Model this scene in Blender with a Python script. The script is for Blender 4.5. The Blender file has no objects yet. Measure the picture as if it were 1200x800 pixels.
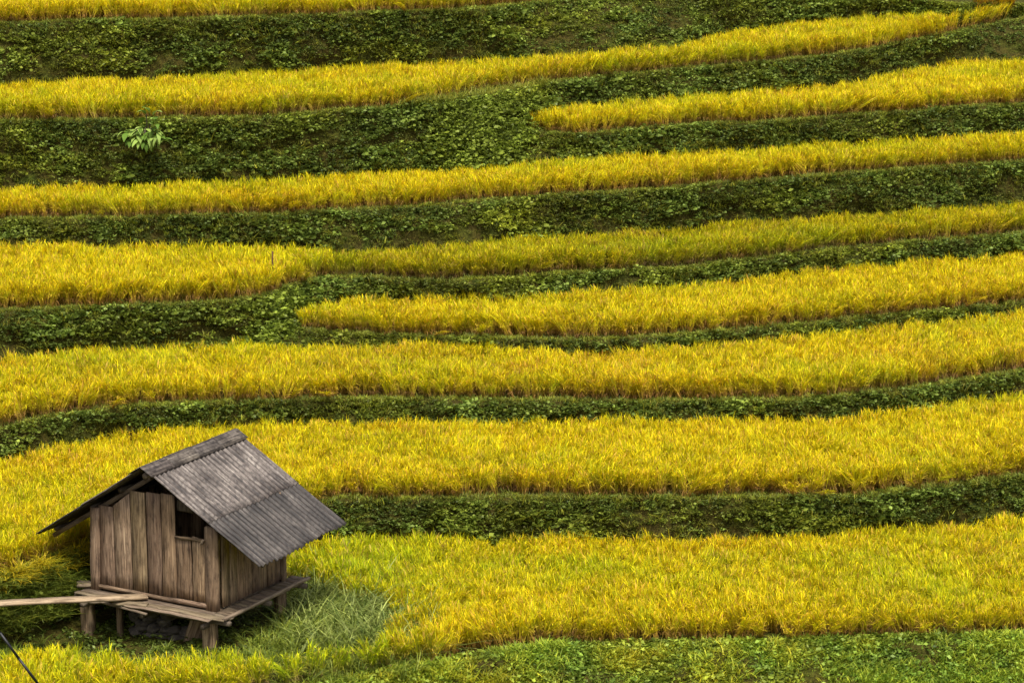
import bpy, bmesh, math, random
import numpy as np
from mathutils import Vector, Matrix

rng = np.random.default_rng(11)
random.seed(5)
scene = bpy.context.scene
COL = scene.collection

# ------------------------------------------------------------------ camera numbers
F = 3333.0                       # focal length in photo pixels (photo 1200 wide) = 100 mm lens
PITCH = math.radians(13.0)
HC = 18.128
SP, CP = math.sin(PITCH), math.cos(PITCH)


def on_plane(px, py, z):
    """Point of the ground plane at height z that the photo shows at px, py."""
    px, py, z = np.broadcast_arrays(np.asarray(px, float), np.asarray(py, float), np.asarray(z, float))
    u, v = (px - 600) / F, (py - 400) / F
    dy, dz = CP - v * SP, -SP - v * CP
    t = (z - HC) / dz
    return u * t, dy * t


def to_pix(p):
    p = np.asarray(p, float)
    x, y, z = p[..., 0], p[..., 1], p[..., 2] - HC
    d = y * CP - z * SP
    return 600 + F * x / d, 400 - F * (y * SP + z * CP) / d


# ------------------------------------------------------------------ noise
_lat = rng.random((256, 256))


def vnoise(x, y, s=0):
    x = np.asarray(x, float) + 37.7 * s + 100
    y = np.asarray(y, float) + 91.3 * s + 100
    xi, yi = np.floor(x).astype(int), np.floor(y).astype(int)
    fx, fy = x - xi, y - yi
    fx, fy = fx * fx * (3 - 2 * fx), fy * fy * (3 - 2 * fy)
    g = lambda a, b: _lat[a & 255, b & 255]
    return (g(xi, yi) * (1 - fx) + g(xi + 1, yi) * fx) * (1 - fy) + (g(xi, yi + 1) * (1 - fx) + g(xi + 1, yi + 1) * fx) * fy


def fbm(x, y, s=0, o=3):
    t, a, n = 0, 1.0, 0
    for k in range(o):
        t = t + a * vnoise(x * 2 ** k, y * 2 ** k, s + k * 3)
        n += a
        a *= .5
    return t / n


def smooth(a, k):
    if k < 1:
        return a
    w = np.exp(-0.5 * (np.arange(-3 * k, 3 * k + 1) / k) ** 2)
    w /= w.sum()
    return np.convolve(np.pad(a, 3 * k, mode='edge'), w, mode='valid')


def sstep(a, b, x):
    t = np.clip((x - a) / (b - a), 0, 1)
    return t * t * (3 - 2 * t)


# ------------------------------------------------------------------ terraces
# pixel lines of the photo: R = where the rice stems meet the ground at a plot's front edge,
# T = where the rice tops end at a plot's back edge
H = 0.58
LINES = dict(
    R0=[(-150, 850), (0, 838), (200, 822), (330, 806), (400, 793), (440, 786), (500, 776), (580, 760), (640, 753), (800, 750), (920, 748), (1000, 745), (1120, 743), (1200, 741), (1350, 738)],
    T0=[(-150, 740), (-60, 728), (0, 716), (50, 700), (95, 684), (150, 664), (250, 646), (400, 627), (520, 622), (640, 620), (800, 626), (1000, 618), (1080, 610), (1200, 597), (1350, 580)],
    RG=[(-150, 692), (-60, 682), (0, 670), (45, 655), (95, 637), (150, 618), (250, 600), (400, 583), (600, 581), (800, 581), (1000, 580), (1080, 570), (1200, 554), (1350, 532)],
    TG=[(-150, 570), (0, 533), (60, 520), (120, 506), (200, 495), (280, 489), (400, 488), (533, 488), (800, 486), (967, 483), (1067, 471), (1200, 455), (1350, 435)],
    RF=[(-150, 528), (0, 500), (33, 490), (100, 480), (200, 472), (300, 468), (400, 466), (500, 466), (700, 469), (800, 468), (933, 466), (1067, 454), (1117, 445), (1200, 433), (1350, 412)],
    TF=[(-150, 445), (0, 418), (100, 404), (233, 400), (333, 398), (400, 400), (500, 398), (600, 404), (700, 407), (800, 403), (900, 393), (1000, 384), (1100, 372), (1200, 361), (1350, 342)],
    RE=[(352, 388), (367, 386), (400, 390), (500, 393), (600, 395), (700, 397), (800, 391), (900, 381), (1000, 373), (1100, 362), (1200, 354), (1350, 336)],
    TE=[(345, 356), (400, 345), (500, 343), (600, 343), (667, 340), (733, 334), (800, 328), (933, 315), (1067, 304), (1200, 294), (1350, 279)],
    RD=[(-150, 366), (0, 362), (100, 360), (200, 355), (300, 349), (325, 340), (345, 331), (367, 325), (400, 323), (467, 326), (533, 327), (600, 325), (667, 319), (733, 315), (800, 312), (900, 300), (1000, 290), (1100, 280), (1200, 272), (1350, 258)],
    TD=[(-150, 292), (0, 288), (133, 285), (267, 284), (333, 287), (400, 288), (533, 283), (633, 272), (700, 268), (800, 260), (933, 250), (1067, 242), (1200, 232), (1350, 220)],
    RC=[(-150, 260), (0, 257), (133, 255), (267, 252), (400, 246), (467, 243), (600, 232), (733, 223), (800, 218), (933, 207), (1067, 197), (1200, 188), (1350, 177)],
    TC=[(-150, 219), (0, 217), (133, 213), (267, 210), (400, 202), (533, 192), (633, 186), (700, 182), (800, 176), (933, 168), (1067, 160), (1200, 152), (1350, 141)],
    RH=[(612, 152), (633, 155), (683, 157), (733, 152), (800, 146), (900, 142), (1000, 135), (1100, 127), (1200, 121), (1350, 111)],
    TH=[(606, 131), (633, 124), (700, 117), (800, 110), (900, 103), (1000, 93), (1067, 78), (1133, 70), (1200, 68), (1350, 64)],
    RB=[(-150, 143), (0, 142), (100, 140), (200, 138), (300, 137), (400, 129), (467, 123), (517, 117), (550, 108), (613, 100), (667, 93), (733, 87), (800, 80), (875, 75), (967, 65), (1033, 55), (1100, 43), (1150, 29), (1180, 24), (1350, 10)],
    TB=[(-150, 101), (0, 96), (100, 90), (200, 85), (300, 80), (400, 76), (500, 70), (600, 65), (700, 60), (800, 48), (867, 33), (933, 23), (1000, 17), (1067, 13), (1133, 12), (1170, 17), (1350, 2)],
    RA=[(-150, 30), (0, 27), (100, 24), (200, 22), (300, 20), (400, 17), (500, 13), (560, 9), (600, 6), (640, 1), (800, -6), (1000, -4), (1060, 3), (1090, 3), (1140, 8), (1180, 11), (1200, 8), (1350, -6)],
)
PX = np.arange(-150, 1351, 10.0)


def line(n):
    a = np.array(LINES[n], float)
    return smooth(np.interp(PX, a[:, 0], a[:, 1]), 1)


BERM, SLOPE = 0.22, 0.30
XS = np.concatenate([np.arange(-30, -16, .5), np.arange(-16, 16.001, .1), np.arange(16.5, 30.1, .5)])


def to_xs(px_line, zp, val=None):
    """pixel line on the (gently tilted) plot surface zp, as Y (or another value) over world X"""
    X, Y = on_plane(PX, px_line, zp)
    o = np.argsort(X)
    return np.interp(XS, X[o], (Y if val is None else val)[o])


def height_for(foot_Y, z0_xs, r_line):
    """Height at which the crest line sits just above the bank foot, per photo column."""
    z = np.full(len(PX), float(np.median(z0_xs)) + 1.0)
    v = (r_line - 400) / F
    dy, dz = CP - v * SP, -SP - v * CP
    for _ in range(14):
        X, Y = on_plane(PX, r_line, z)
        z0 = np.interp(X, XS, z0_xs)
        yc = np.interp(X, XS, foot_Y) + BERM + SLOPE * (z - z0)
        z = HC + dz / dy * yc
    return z


ZP, Z, FRONT, CREST, FOOT = {}, {}, {}, {}, {}
ZP['0'] = np.zeros(len(PX))
Z['0'] = np.zeros(len(XS))
FRONT['0'] = to_xs(line('R0'), ZP['0'])


def add_level(key, chains, deg=1):
    """chains: (plot below, first px, last px) - the banks that lead up to this plot"""
    px, zs = [], []
    for below, lo_px, hi_px in chains:
        FOOT[below] = to_xs(line('T' + below), ZP[below] + H)
        zz = height_for(FOOT[below], Z[below], line('R' + key))
        m = (PX >= lo_px) & (PX <= hi_px)
        px.append(PX[m]); zs.append(zz[m])
    px, zs = np.concatenate(px), np.concatenate(zs)
    co = np.polyfit(px, zs, deg)
    ZP[key] = np.polyval(co, np.clip(PX, px.min() - 50, px.max() + 50))
    FRONT[key] = to_xs(line('R' + key), ZP[key])
    Z[key] = to_xs(line('R' + key), ZP[key], ZP[key])
    print('level', key, 'z', np.round(ZP[key][[15, 75, 135]], 2), 'misfit', round(float(np.abs(np.polyval(co, px) - zs).max()), 2))


add_level('G', [('0', 400, 1200)])
add_level('F', [('G', 0, 1200)], 2)
add_level('E', [('F', 450, 1200)])
add_level('D', [('F', 0, 270), ('E', 450, 1200)], 2)
add_level('C', [('D', 0, 1200)], 3)
add_level('H', [('C', 660, 1200)])
add_level('B', [('C', 0, 480), ('H', 660, 1170)], 3)
add_level('A', [('B', 0, 1200)], 3)
FOOT['A'] = FRONT['A'] + 4.5
ORDER = ['0', 'G', 'F', 'E', 'D', 'C', 'H', 'B', 'A']
for k in ORDER:
    CREST[k] = FRONT[k] - BERM
# where the two short terraces run out to the left they merge into the tall bank
xt_H = float(on_plane(600, 145, float(np.interp(608, PX, ZP['H'])))[0])
xt_E = float(on_plane(344, 375, float(np.interp(350, PX, ZP['E'])))[0])


def merge_left(mid, up, low, xt):
    wgt = sstep(xt - .5, xt + .5, XS)
    t = (Z[mid] - Z[low]) / (Z[up] - Z[low])
    direct = FOOT[low] + t * np.maximum(CREST[up] - FOOT[low], .1)
    CREST[mid] = direct * (1 - wgt) + CREST[mid] * wgt
    FOOT[mid] = direct * (1 - wgt) + FOOT[mid] * wgt


merge_left('H', 'B', 'C', xt_H)
merge_left('E', 'D', 'F', xt_E)
K = smooth(np.interp(PX, [-150, 467, 517, 550, 580, 598, 612, 628, 1350], [800, 800, 120, 117, 118, 121, 112, 90, -800]), 0)
kb = to_xs(np.where((PX >= 470) & (PX <= 628), K, line('RB')), ZP['B'])
nose_x = to_xs(line('RB'), ZP['B'], ((PX >= 480) & (PX <= 620)).astype(float))
CREST['B'] = smooth(np.where(nose_x > .5, np.minimum(kb, CREST['B']), CREST['B']), 2)
for lo, up in zip(ORDER[:-1], ORDER[1:]):
    live = XS > {'E': xt_E + .4, 'H': xt_H + .4}.get(lo, -99)
    FOOT[lo] = np.where(live, np.maximum(FOOT[lo], FRONT[lo] + .44), FOOT[lo])
    FOOT[lo] = np.maximum(FOOT[lo], CREST[lo] + .02)
    CREST[up] = np.maximum(CREST[up], FOOT[lo] + .12 * (Z[up] - Z[lo]))
    FRONT[up] = np.maximum(FRONT[up], CREST[up] + .1)
    m = (np.abs(XS) < 12)
    print(lo, up, 'depth', np.round((FOOT[lo] - CREST[lo])[m][::40], 2), 'slant', np.round((CREST[up] - FOOT[lo])[m][::40], 2))
FOOT['A'] = CREST['A'] + 5.0


def dip(X, Y):
    """low weedy hollow round the hut's left post, only on the lowest terrace"""
    return -.32 * np.exp(-((X + 8.6) / 1.3) ** 2 - ((Y - 52.3) / 1.3) ** 2) + .10 * np.exp(-((X + 4.9) / .8) ** 2 - ((Y - 52.2) / 1.0) ** 2)


NX = float(on_plane(578, 150, 6.2)[0])
NB, NT = float(np.interp(NX, XS, Z['C'])), float(np.interp(NX, XS, Z['B']))


def bulge(X, z):
    """rounded overgrown mound where the tall upper left bank ends"""
    t = np.clip((z - NB) / (NT - NB), 0, 1)
    d = (X - NX) / np.where(X > NX, .62, 1.25)
    return .75 * np.exp(-d * d) * np.sin(np.pi * np.clip(t * .93 + .05, 0, 1)) ** .8


# profile of every column: list of (Y, Z, kind) rows; kind 0 flat 1 bank
def build_profile():
    rows_y, rows_z, rows_b = [], [], []

    def put(y, z, b):
        rows_y.append(np.broadcast_to(y, XS.shape).astype(float))
        rows_z.append(np.broadcast_to(z, XS.shape).astype(float))
        rows_b.append(b)
    for y, z in ((-120, 24), (-40, 19), (-6, 16.6), (0, 16.2), (3, 14), (15, 4), (26, -6), (34, -6.5), (41, -4.6)):
        put(y, z, 0)
    c0 = CREST['0']
    for d, z in ((5.0, -2.9), (4.2, -2.45), (3.5, -2.05), (3.0, -1.75), (2.5, -1.42), (2.0, -1.1), (1.5, -.8), (1.1, -.55), (.7, -.32), (.4, -.16), (.2, -.06)):
        put(c0 - d, z, 1)
    for i, k in enumerate(ORDER):
        a, b = CREST[k], FOOT[k]
        n = 14 if k == '0' else 5
        for t in np.linspace(0, 1, n):
            put(a + (b - a) * t, Z[k], 0)
        if i + 1 < len(ORDER):
            u = ORDER[i + 1]
            c = CREST[u]
            for t in np.linspace(0, 1, 11)[1:-1]:
                s = t ** 1.0
                put(b + (c - b) * (s - .10 * math.sin(math.pi * t)), Z[k] + (Z[u] - Z[k]) * t, 1)
    za = Z['A']
    for d, z in ((.4, .5), (.9, 1.4), (2, 2.2), (5, 3.2), (12, 6.5), (30, 15), (90, 42)):
        put(FOOT['A'] + d, za + z, 1)
    return np.array(rows_y), np.array(rows_z), np.array(rows_b)


PY, PZ, PB = build_profile()
PXX = np.broadcast_to(XS, PY.shape)
lump = (fbm(PXX * 1.6, PZ * 2.2 + PY * .4, 1) - .5) * .52 + (fbm(PXX * 5, PZ * 5, 2) - .5) * .10 + bulge(PXX, PZ)
PYd = PY - lump * (PB[:, None] == 1) * (np.abs(XS) < 17)
PZd = PZ + (fbm(PXX * 1.1, PY * 1.1, 4) - .5) * .10 + (fbm(PXX * 4, PY * 4, 5) - .5) * .04
_i0 = 20
PZd = PZd + dip(PXX, PY) * (PZ < .5) * (PY > 45) * (PB[:, None] == 0)


# ------------------------------------------------------------------ mesh helpers
def np_mesh(name, V, Q, C=None, UV=None, smooth_shade=False):
    me = bpy.data.meshes.new(name)
    me.vertices.add(len(V))
    me.vertices.foreach_set('co', np.ascontiguousarray(V, np.float32).ravel())
    Q = np.ascontiguousarray(Q, np.int32)
    me.loops.add(Q.size)
    me.loops.foreach_set('vertex_index', Q.ravel())
    me.polygons.add(len(Q))
    me.polygons.foreach_set('loop_start', np.arange(0, Q.size, Q.shape[1], dtype=np.int32))
    if smooth_shade:
        me.polygons.foreach_set('use_smooth', np.ones(len(Q), bool))
    if C is not None:
        at = me.attributes.new('tint', 'FLOAT_COLOR', 'POINT')
        c4 = np.ones((len(V), 4), np.float32)
        c4[:, :3] = C
        at.data.foreach_set('color', c4.ravel())
    me.update(calc_edges=True)
    return me


def link(name, me, mat=None, parent=None, **props):
    o = bpy.data.objects.new(name, me)
    COL.objects.link(o)
    if mat is not None:
        me.materials.append(mat)
    if parent is not None:
        o.parent = parent
    for k, v in props.items():
        o[k] = v
    return o


# ------------------------------------------------------------------ materials
def new_mat(name):
    m = bpy.data.materials.new(name)
    m.use_nodes = True
    nt = m.node_tree
    nt.nodes.clear()
    return m, nt


def leaf_mat(name, translucent=.35, rough=.55, spec=.25):
    m, nt = new_mat(name)
    N, L = nt.nodes.new, nt.links.new
    at = N('ShaderNodeAttribute'); at.attribute_name = 'tint'
    p = N('ShaderNodeBsdfPrincipled'); p.inputs['Roughness'].default_value = rough
    p.inputs['Specular IOR Level'].default_value = spec
    t = N('ShaderNodeBsdfTranslucent')
    mx = N('ShaderNodeMixShader'); mx.inputs[0].default_value = translucent
    o = N('ShaderNodeOutputMaterial')
    L(at.outputs['Color'], p.inputs['Base Color']); L(at.outputs['Color'], t.inputs['Color'])
    L(p.outputs[0], mx.inputs[1]); L(t.outputs[0], mx.inputs[2]); L(mx.outputs[0], o.inputs[0])
    return m


def ramp(nt, fac, stops):
    r = nt.nodes.new('ShaderNodeValToRGB')
    e = r.color_ramp.elements
    while len(e) < len(stops):
        e.new(.5)
    for el, (p, c) in zip(e, stops):
        el.position = p
        el.color = (*c, 1)
    nt.links.new(fac, r.inputs[0])
    return r.outputs[0]


def soil_mat():
    m, nt = new_mat('soil and moss')
    N, L = nt.nodes.new, nt.links.new
    g = N('ShaderNodeNewGeometry')
    n1 = N('ShaderNodeTexNoise'); n1.inputs['Scale'].default_value = 1.3; n1.inputs['Detail'].default_value = 8
    n2 = N('ShaderNodeTexNoise'); n2.inputs['Scale'].default_value = 14; n2.inputs['Detail'].default_value = 6
    L(g.outputs['Position'], n1.inputs['Vector']); L(g.outputs['Position'], n2.inputs['Vector'])
    a = ramp(nt, n1.outputs[0], [(.35, (.050, .056, .008)), (.55, (.054, .042, .010)), (.7, (.042, .058, .009))])
    b = ramp(nt, n2.outputs[0], [(.3, (.45, .45, .4)), (.5, (.9, .9, .8)), (.72, (1.5, 1.5, 1.2))])
    mx = N('ShaderNodeMix'); mx.data_type = 'RGBA'; mx.blend_type = 'MULTIPLY'; mx.inputs[0].default_value = 1
    L(a, mx.inputs[6]); L(b, mx.inputs[7])
    p = N('ShaderNodeBsdfPrincipled'); p.inputs['Roughness'].default_value = .95
    p.inputs['Specular IOR Level'].default_value = .1
    bp = N('ShaderNodeBump'); bp.inputs['Strength'].default_value = .9; bp.inputs['Distance'].default_value = .06
    L(n2.outputs[0], bp.inputs['Height']); L(bp.outputs[0], p.inputs['Normal'])
    L(mx.outputs[2], p.inputs['Base Color'])
    o = N('ShaderNodeOutputMaterial'); L(p.outputs[0], o.inputs[0])
    return m


RICE = leaf_mat('ripe rice leaf', .24, .6, .10)
WEED = leaf_mat('weed leaf', .25, .5, .28)
SOIL = soil_mat()

# ------------------------------------------------------------------ terrain
nr, nc = PYd.shape
V = np.stack([PXX, PYd, PZd], -1).reshape(-1, 3)
ii, jj = np.meshgrid(np.arange(nr - 1), np.arange(nc - 1), indexing='ij')
q = ii * nc + jj
Q = np.stack([q, q + 1, q + nc + 1, q + nc], -1).reshape(-1, 4)
link('terrain', np_mesh('terrain', V, Q, smooth_shade=True), SOIL, kind='structure',
     label='mossy brown earth of the stepped rice terrace hillside', category='terrain')


def ground_z(X, Y, key):
    z = np.interp(X, XS, Z[key]) + (fbm(X * 1.1, Y * 1.1, 4) - .5) * .10 + (fbm(X * 4, Y * 4, 5) - .5) * .04
    if key == '0':
        z = z + dip(X, Y)
    return z


# ------------------------------------------------------------------ plant templates
def strip(path, widths, side, cols):
    """flat ribbon along path (n,3) with half widths along vector side"""
    n = len(path)
    V = np.empty((n * 2, 3))
    V[0::2] = path - side * widths[:, None]
    V[1::2] = path + side * widths[:, None]
    a = np.arange(n - 1) * 2
    Q = np.stack([a, a + 1, a + 3, a + 2], -1)
    return V, Q, np.repeat(cols, 2, axis=0)


def join(parts):
    Vs, Qs, Cs, o = [], [], [], 0
    for v, q, c in parts:
        Vs.append(v); Qs.append(q + o); Cs.append(c); o += len(v)
    return np.concatenate(Vs), np.concatenate(Qs), np.concatenate(Cs)


def arc(p0, az, el0, el1, length, n):
    """path that starts at elevation el0 and bends over to el1 (radians)"""
    e = np.linspace(el0, el1, n - 1)
    st = np.stack([np.cos(e) * math.cos(az), np.cos(e) * math.sin(az), np.sin(e)], -1) * (length / (n - 1))
    return np.concatenate([[p0], p0 + np.cumsum(st, 0)])


GOLD = np.array([.80, .61, .007])
LEAFY = np.array([.64, .56, .008])
GREENY = np.array([.27, .31, .016])
STRAW = np.array([.56, .35, .045])
BROWN = np.array([.24, .135, .034])


def rice_tuft(r, tillers=17):
    """one planted hill of rice: upright tillers with flag leaves, dry lower leaves and a nodding panicle"""
    parts = []
    for _ in range(tillers):
        az = r.uniform(0, 2 * math.pi)
        lean = r.uniform(.02, .26)
        b = np.array([r.normal(0, .028), r.normal(0, .028), -.03])
        hgt = r.uniform(.34, .46)
        top = b + np.array([math.cos(az) * lean * hgt, math.sin(az) * lean * hgt, hgt])
        side = np.array([-math.sin(az + 1), math.cos(az + 1), 0])
        stem = np.stack([b, b * .5 + top * .5, top])
        mixs = r.random()
        sc = STRAW * mixs + LEAFY * (1 - mixs)
        parts.append(strip(stem, np.array([.006, .0055, .003]), side, np.stack([BROWN, sc * .6 + BROWN * .4, sc])))
        # upright flag leaves
        for rep in range(2):
            a2 = az + r.normal(0, 1.2)
            el = r.uniform(1.32, 1.56)
            g = r.random() ** 2.2
            c = (LEAFY * (1 - g) + GREENY * g) * r.uniform(.66, 1.2)
            k = r.uniform(.55, .95)
            p = arc(top * k + b * (1 - k), a2, el, el - r.uniform(.05, .45), r.uniform(.18, .30), 4)
            w = np.array([.0042, .0056, .0042, .001])
            parts.append(strip(p, w, np.array([-math.sin(a2), math.cos(a2), 0]), np.stack([c, c, c, c * .5 + GOLD * .5])))
        # lower leaf, spreading and half dried
        if r.random() < .6:
            a3 = r.uniform(0, 2 * math.pi)
            d = r.random()
            c = STRAW * d + LEAFY * (1 - d)
            p = arc(top * .5 + b * .5, a3, r.uniform(.9, 1.35), r.uniform(-.7, .6), r.uniform(.2, .33), 4)
            parts.append(strip(p, np.array([.005, .007, .005, .001]), np.array([-math.sin(a3), math.cos(a3), 0]), np.stack([c, c, c, STRAW])))
        if r.random() < .45:   # withered leaf hanging low
            a3 = r.uniform(0, 2 * math.pi)
            p = arc(top * .28 + b * .72, a3, r.uniform(.6, 1.3), -1.4, r.uniform(.14, .26), 4)
            c = BROWN * r.uniform(.8, 1.5)
            parts.append(strip(p, np.array([.004, .006, .006, .002]), np.array([-math.sin(a3), math.cos(a3), 0]), np.stack([c * 1.2, c, c, c])))
        # panicle: nodding, thick with grain
        a4 = az + r.normal(0, .6)
        e1 = r.uniform(.5, 1.3) if r.random() < .6 else r.uniform(-.9, .5)
        p = arc(top, a4, r.uniform(1.25, 1.5), e1, r.uniform(.13, .19), 5)
        c = (GOLD if r.random() < .8 else np.array([.62, .38, .045])) * r.uniform(.66, 1.2) * np.array([1, r.uniform(.88, 1.06), 1])
        w = np.array([.0025, .006, .008, .006, .002])
        parts.append(strip(p, w, np.array([-math.sin(a4), math.cos(a4), 0]), np.stack([c * .85, c, c, c, c])))
    return join(parts)


def grass_tuft(r, blades, hmin, hmax, wid, c1, c2, bend=1.2, spread=.05):
    parts = []
    for _ in range(blades):
        az = r.uniform(0, 2 * math.pi)
        b = np.array([r.normal(0, spread), r.normal(0, spread), -.02])
        t = r.random()
        c = (c1 * (1 - t) + c2 * t) * r.uniform(.75, 1.25)
        el = r.uniform(.9, 1.5)
        p = arc(b, az, el, el - r.uniform(.2, bend), r.uniform(hmin, hmax), 4)
        parts.append(strip(p, wid * np.array([.8, 1, .7, .1]), np.array([-math.sin(az), math.cos(az), 0]), np.stack([c, c, c, c])))
    return join(parts)


def leaf_clump(r, n, rad, lmin, lmax, c1, c2, wide=.33):
    """low creeping weed: folded leaves on a rough half dome"""
    parts = []
    for _ in range(n):
        d = r.normal(0, 1, 3); d[2] = abs(d[2]) + .15
        d /= np.linalg.norm(d)
        p0 = d * rad * r.uniform(.3, 1.0) * np.array([1.25, 1.25, .8])
        az = r.uniform(0, 2 * math.pi)
        el = r.uniform(-.7, .7)
        ax = np.array([math.cos(az) * math.cos(el), math.sin(az) * math.cos(el), math.sin(el)])
        up = d + r.normal(0, .35, 3)
        side = np.cross(ax, up); side /= np.linalg.norm(side) + 1e-9
        nrm = np.cross(side, ax)
        L = r.uniform(lmin, lmax); w = L * wide
        mid = p0 + ax * L * .5
        tip = p0 + ax * L - nrm * L * .15
        v = np.stack([p0, mid + side * w + nrm * w * .25, tip, mid - side * w + nrm * w * .25, ])
        t = r.random() ** 1.3
        c = (c1 * (1 - t) + c2 * t) * r.uniform(.75, 1.25)
        parts.append((v, np.array([[0, 1, 2, 3]]), np.repeat(c[None], 4, 0)))
    return join(parts)


def scatter(name, templates, P, yaw, scl, tintmul=None, lean=None, mat=None, hs=None, **props):
    """one mesh: every plant is one of the templates, turned, sized, leant and tinted"""
    n = len(P)
    idx = rng.integers(0, len(templates), n)
    Vs, Qs, Cs, off = [], [], [], 0
    for k, (tv, tq, tc) in enumerate(templates):
        s = np.where(idx == k)[0]
        if not len(s):
            continue
        c, sn = np.cos(yaw[s])[:, None], np.sin(yaw[s])[:, None]
        x = (tv[None, :, 0] * c - tv[None, :, 1] * sn) * scl[s][:, None]
        y = (tv[None, :, 0] * sn + tv[None, :, 1] * c) * scl[s][:, None]
        z = tv[None, :, 2] * scl[s][:, None] * (1 if hs is None else hs[s][:, None])
        if lean is not None:
            zz = np.maximum(z, 0)
            x = x + lean[s, 0][:, None] * zz * (1 + zz)
            y = y + lean[s, 1][:, None] * zz * (1 + zz)
            z = z * (1 - .28 * np.minimum((lean[s] ** 2).sum(-1), 1.5)[:, None])
        v = np.stack([x, y, z], -1) + P[s][:, None, :]
        col = np.broadcast_to(tc[None], v.shape)
        if tintmul is not None:
            col = col * tintmul[s][:, None, :]
        m = len(tv)
        Vs.append(v.reshape(-1, 3).astype(np.float32)); Cs.append(col.reshape(-1, 3).astype(np.float32))
        Qs.append((tq[None] + (np.arange(len(s)) * m)[:, None, None] + off).reshape(-1, 4))
        off += m * len(s)
    V, Q, C = np.concatenate(Vs), np.concatenate(Qs), np.clip(np.concatenate(Cs), 0, .95)
    print('   ', name, n, 'plants', len(Q), 'faces')
    return link(name, np_mesh(name, V, Q, C), mat, **props)


r0 = np.random.default_rng(3)
RICE_T = [rice_tuft(r0) for _ in range(14)]
cv = np.array
GRASS_T = [grass_tuft(r0, 14, .07, .19, .007, cv([.13, .18, .018]), cv([.30, .30, .025])) for _ in range(6)]
DRYGRASS_T = [grass_tuft(r0, 10, .08, .2, .006, cv([.20, .17, .03]), cv([.14, .18, .03])) for _ in range(4)]
WEED_T = [leaf_clump(r0, 22, .12 * k_, .045 * k_, .095 * k_, cv([.085, .125, .012]), cv([.27, .34, .055]), w_) for k_, w_ in ((.6, .3), (.7, .4), (.85, .33), (.8, .25), (.9, .42), (1.15, .3), (.55, .2), (1.0, .2))]
MOSS_T = [leaf_clump(r0, 22, .08, .02, .05, cv([.085, .105, .010]), cv([.19, .18, .025])) for _ in range(5)]
PALE_T = [grass_tuft(r0, 12, .45, .9, .014, cv([.06, .10, .012]), cv([.42, .43, .15]), 2.1, .11) for _ in range(6)]
GREENLONG_T = [grass_tuft(r0, 20, .35, .65, .009, cv([.09, .15, .018]), cv([.30, .32, .035]), 2.0, .06) for _ in range(6)]


BANKGRASS_T = [grass_tuft(r0, 12, .12, .34, .007, cv([.11, .15, .014]), cv([.33, .30, .03]), 2.2, .05) for _ in range(5)]


def half_width(Y, margin=3.2):
    return Y * 600 / F * 1.0 + margin


# ------------------------------------------------------------------ rice plots
def rice_plot(key, label, px0=-400, px1=1600, green=0.0, dens=42, hscale=1.0, keep=None, red=0.0, greenf=None, tone=1.0):
    f, b = FRONT[key], FOOT[key] - .06
    y0, y1 = f.min(), b.max()
    hw = half_width(y1)
    step = 1 / math.sqrt(dens)
    gx, gy = np.meshgrid(np.arange(-hw, hw, step), np.arange(y0, y1, step))
    X = gx.ravel() + rng.uniform(-.45, .45, gx.size) * step
    Y = gy.ravel() + rng.uniform(-.45, .45, gx.size) * step
    F_, B_ = np.interp(X, XS, f), np.interp(X, XS, b)
    edge = (fbm(X * 2.2, Y * 0 + 7, 8) - .5) * .34 + (vnoise(X * 7, Y * 0, 9) - .5) * .14
    B_ = np.maximum(B_, F_ + .42)
    ok = (Y > F_ + edge) & (Y < B_)
    Zg = ground_z(X, Y, key)
    pu, pv = to_pix(np.stack([X, Y, Zg], -1))
    ok &= (pu > px0) & (pu < px1)
    if keep is not None:
        ok &= keep(pu, pv)
    ok &= rng.random(len(X)) > .03 + .75 * np.clip((fbm(X * 1.7, Y * 2.2, 19) - .70) * 6, 0, 1)
    X, Y, Zg, F_, B_ = X[ok], Y[ok], Zg[ok], F_[ok], B_[ok]
    n = len(X)
    front = np.clip(1 - (Y - F_) / .45, 0, 1)
    # gusts comb the ripe heads in patches
    la = fbm(X * .7, Y * .7, 11) * 9
    lm = .04 + .22 * np.clip(fbm(X * .9, Y * .9, 12) * 3 - 1.7, 0, 1)
    lean = np.stack([np.cos(la) * lm, np.sin(la) * lm], -1) + rng.normal(0, .09, (n, 2))
    lean[:, 1] -= front * np.where(rng.random(n) < .2, rng.uniform(.1, 1.0, n), rng.uniform(-.05, .15, n))
    lean[:, 0] += front * rng.normal(0, .22, n)
    size = rng.uniform(.82, 1.14, n) * (.86 + .30 * fbm(X * .6, Y * .9, 13)) * hscale
    g = np.clip(green + (fbm(X * .28, Y * .55, 14) - .5) * .8 + (fbm(X * 1.3, Y * 1.3, 15) - .5) * .7 + rng.normal(0, .10, n), 0, 1)
    if greenf is not None:
        g = np.clip(g + greenf(pu[ok], pv[ok]), 0, 1)
    tint = np.ones((n, 3)) * tone * 1.12 * rng.uniform(.85, 1.15, n)[:, None]
    tint *= 1 + g[:, None] * (cv([-.40, -.12, .10])[None])
    rd = np.clip((fbm(X * .9, Y * 1.2, 17) - .60) * 2.0 + red + rng.normal(0, .08, n), 0, 1)
    tint *= 1 + rd[:, None] * (cv([-.06, -.22, .5])[None])
    return scatter('rice_vegetation', RICE_T, np.stack([X, Y, Zg], -1), rng.uniform(0, 6.3, n), size, tint, lean, RICE,
                   kind='stuff', category='rice', label=label, group='rice plots on the terraces')


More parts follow.
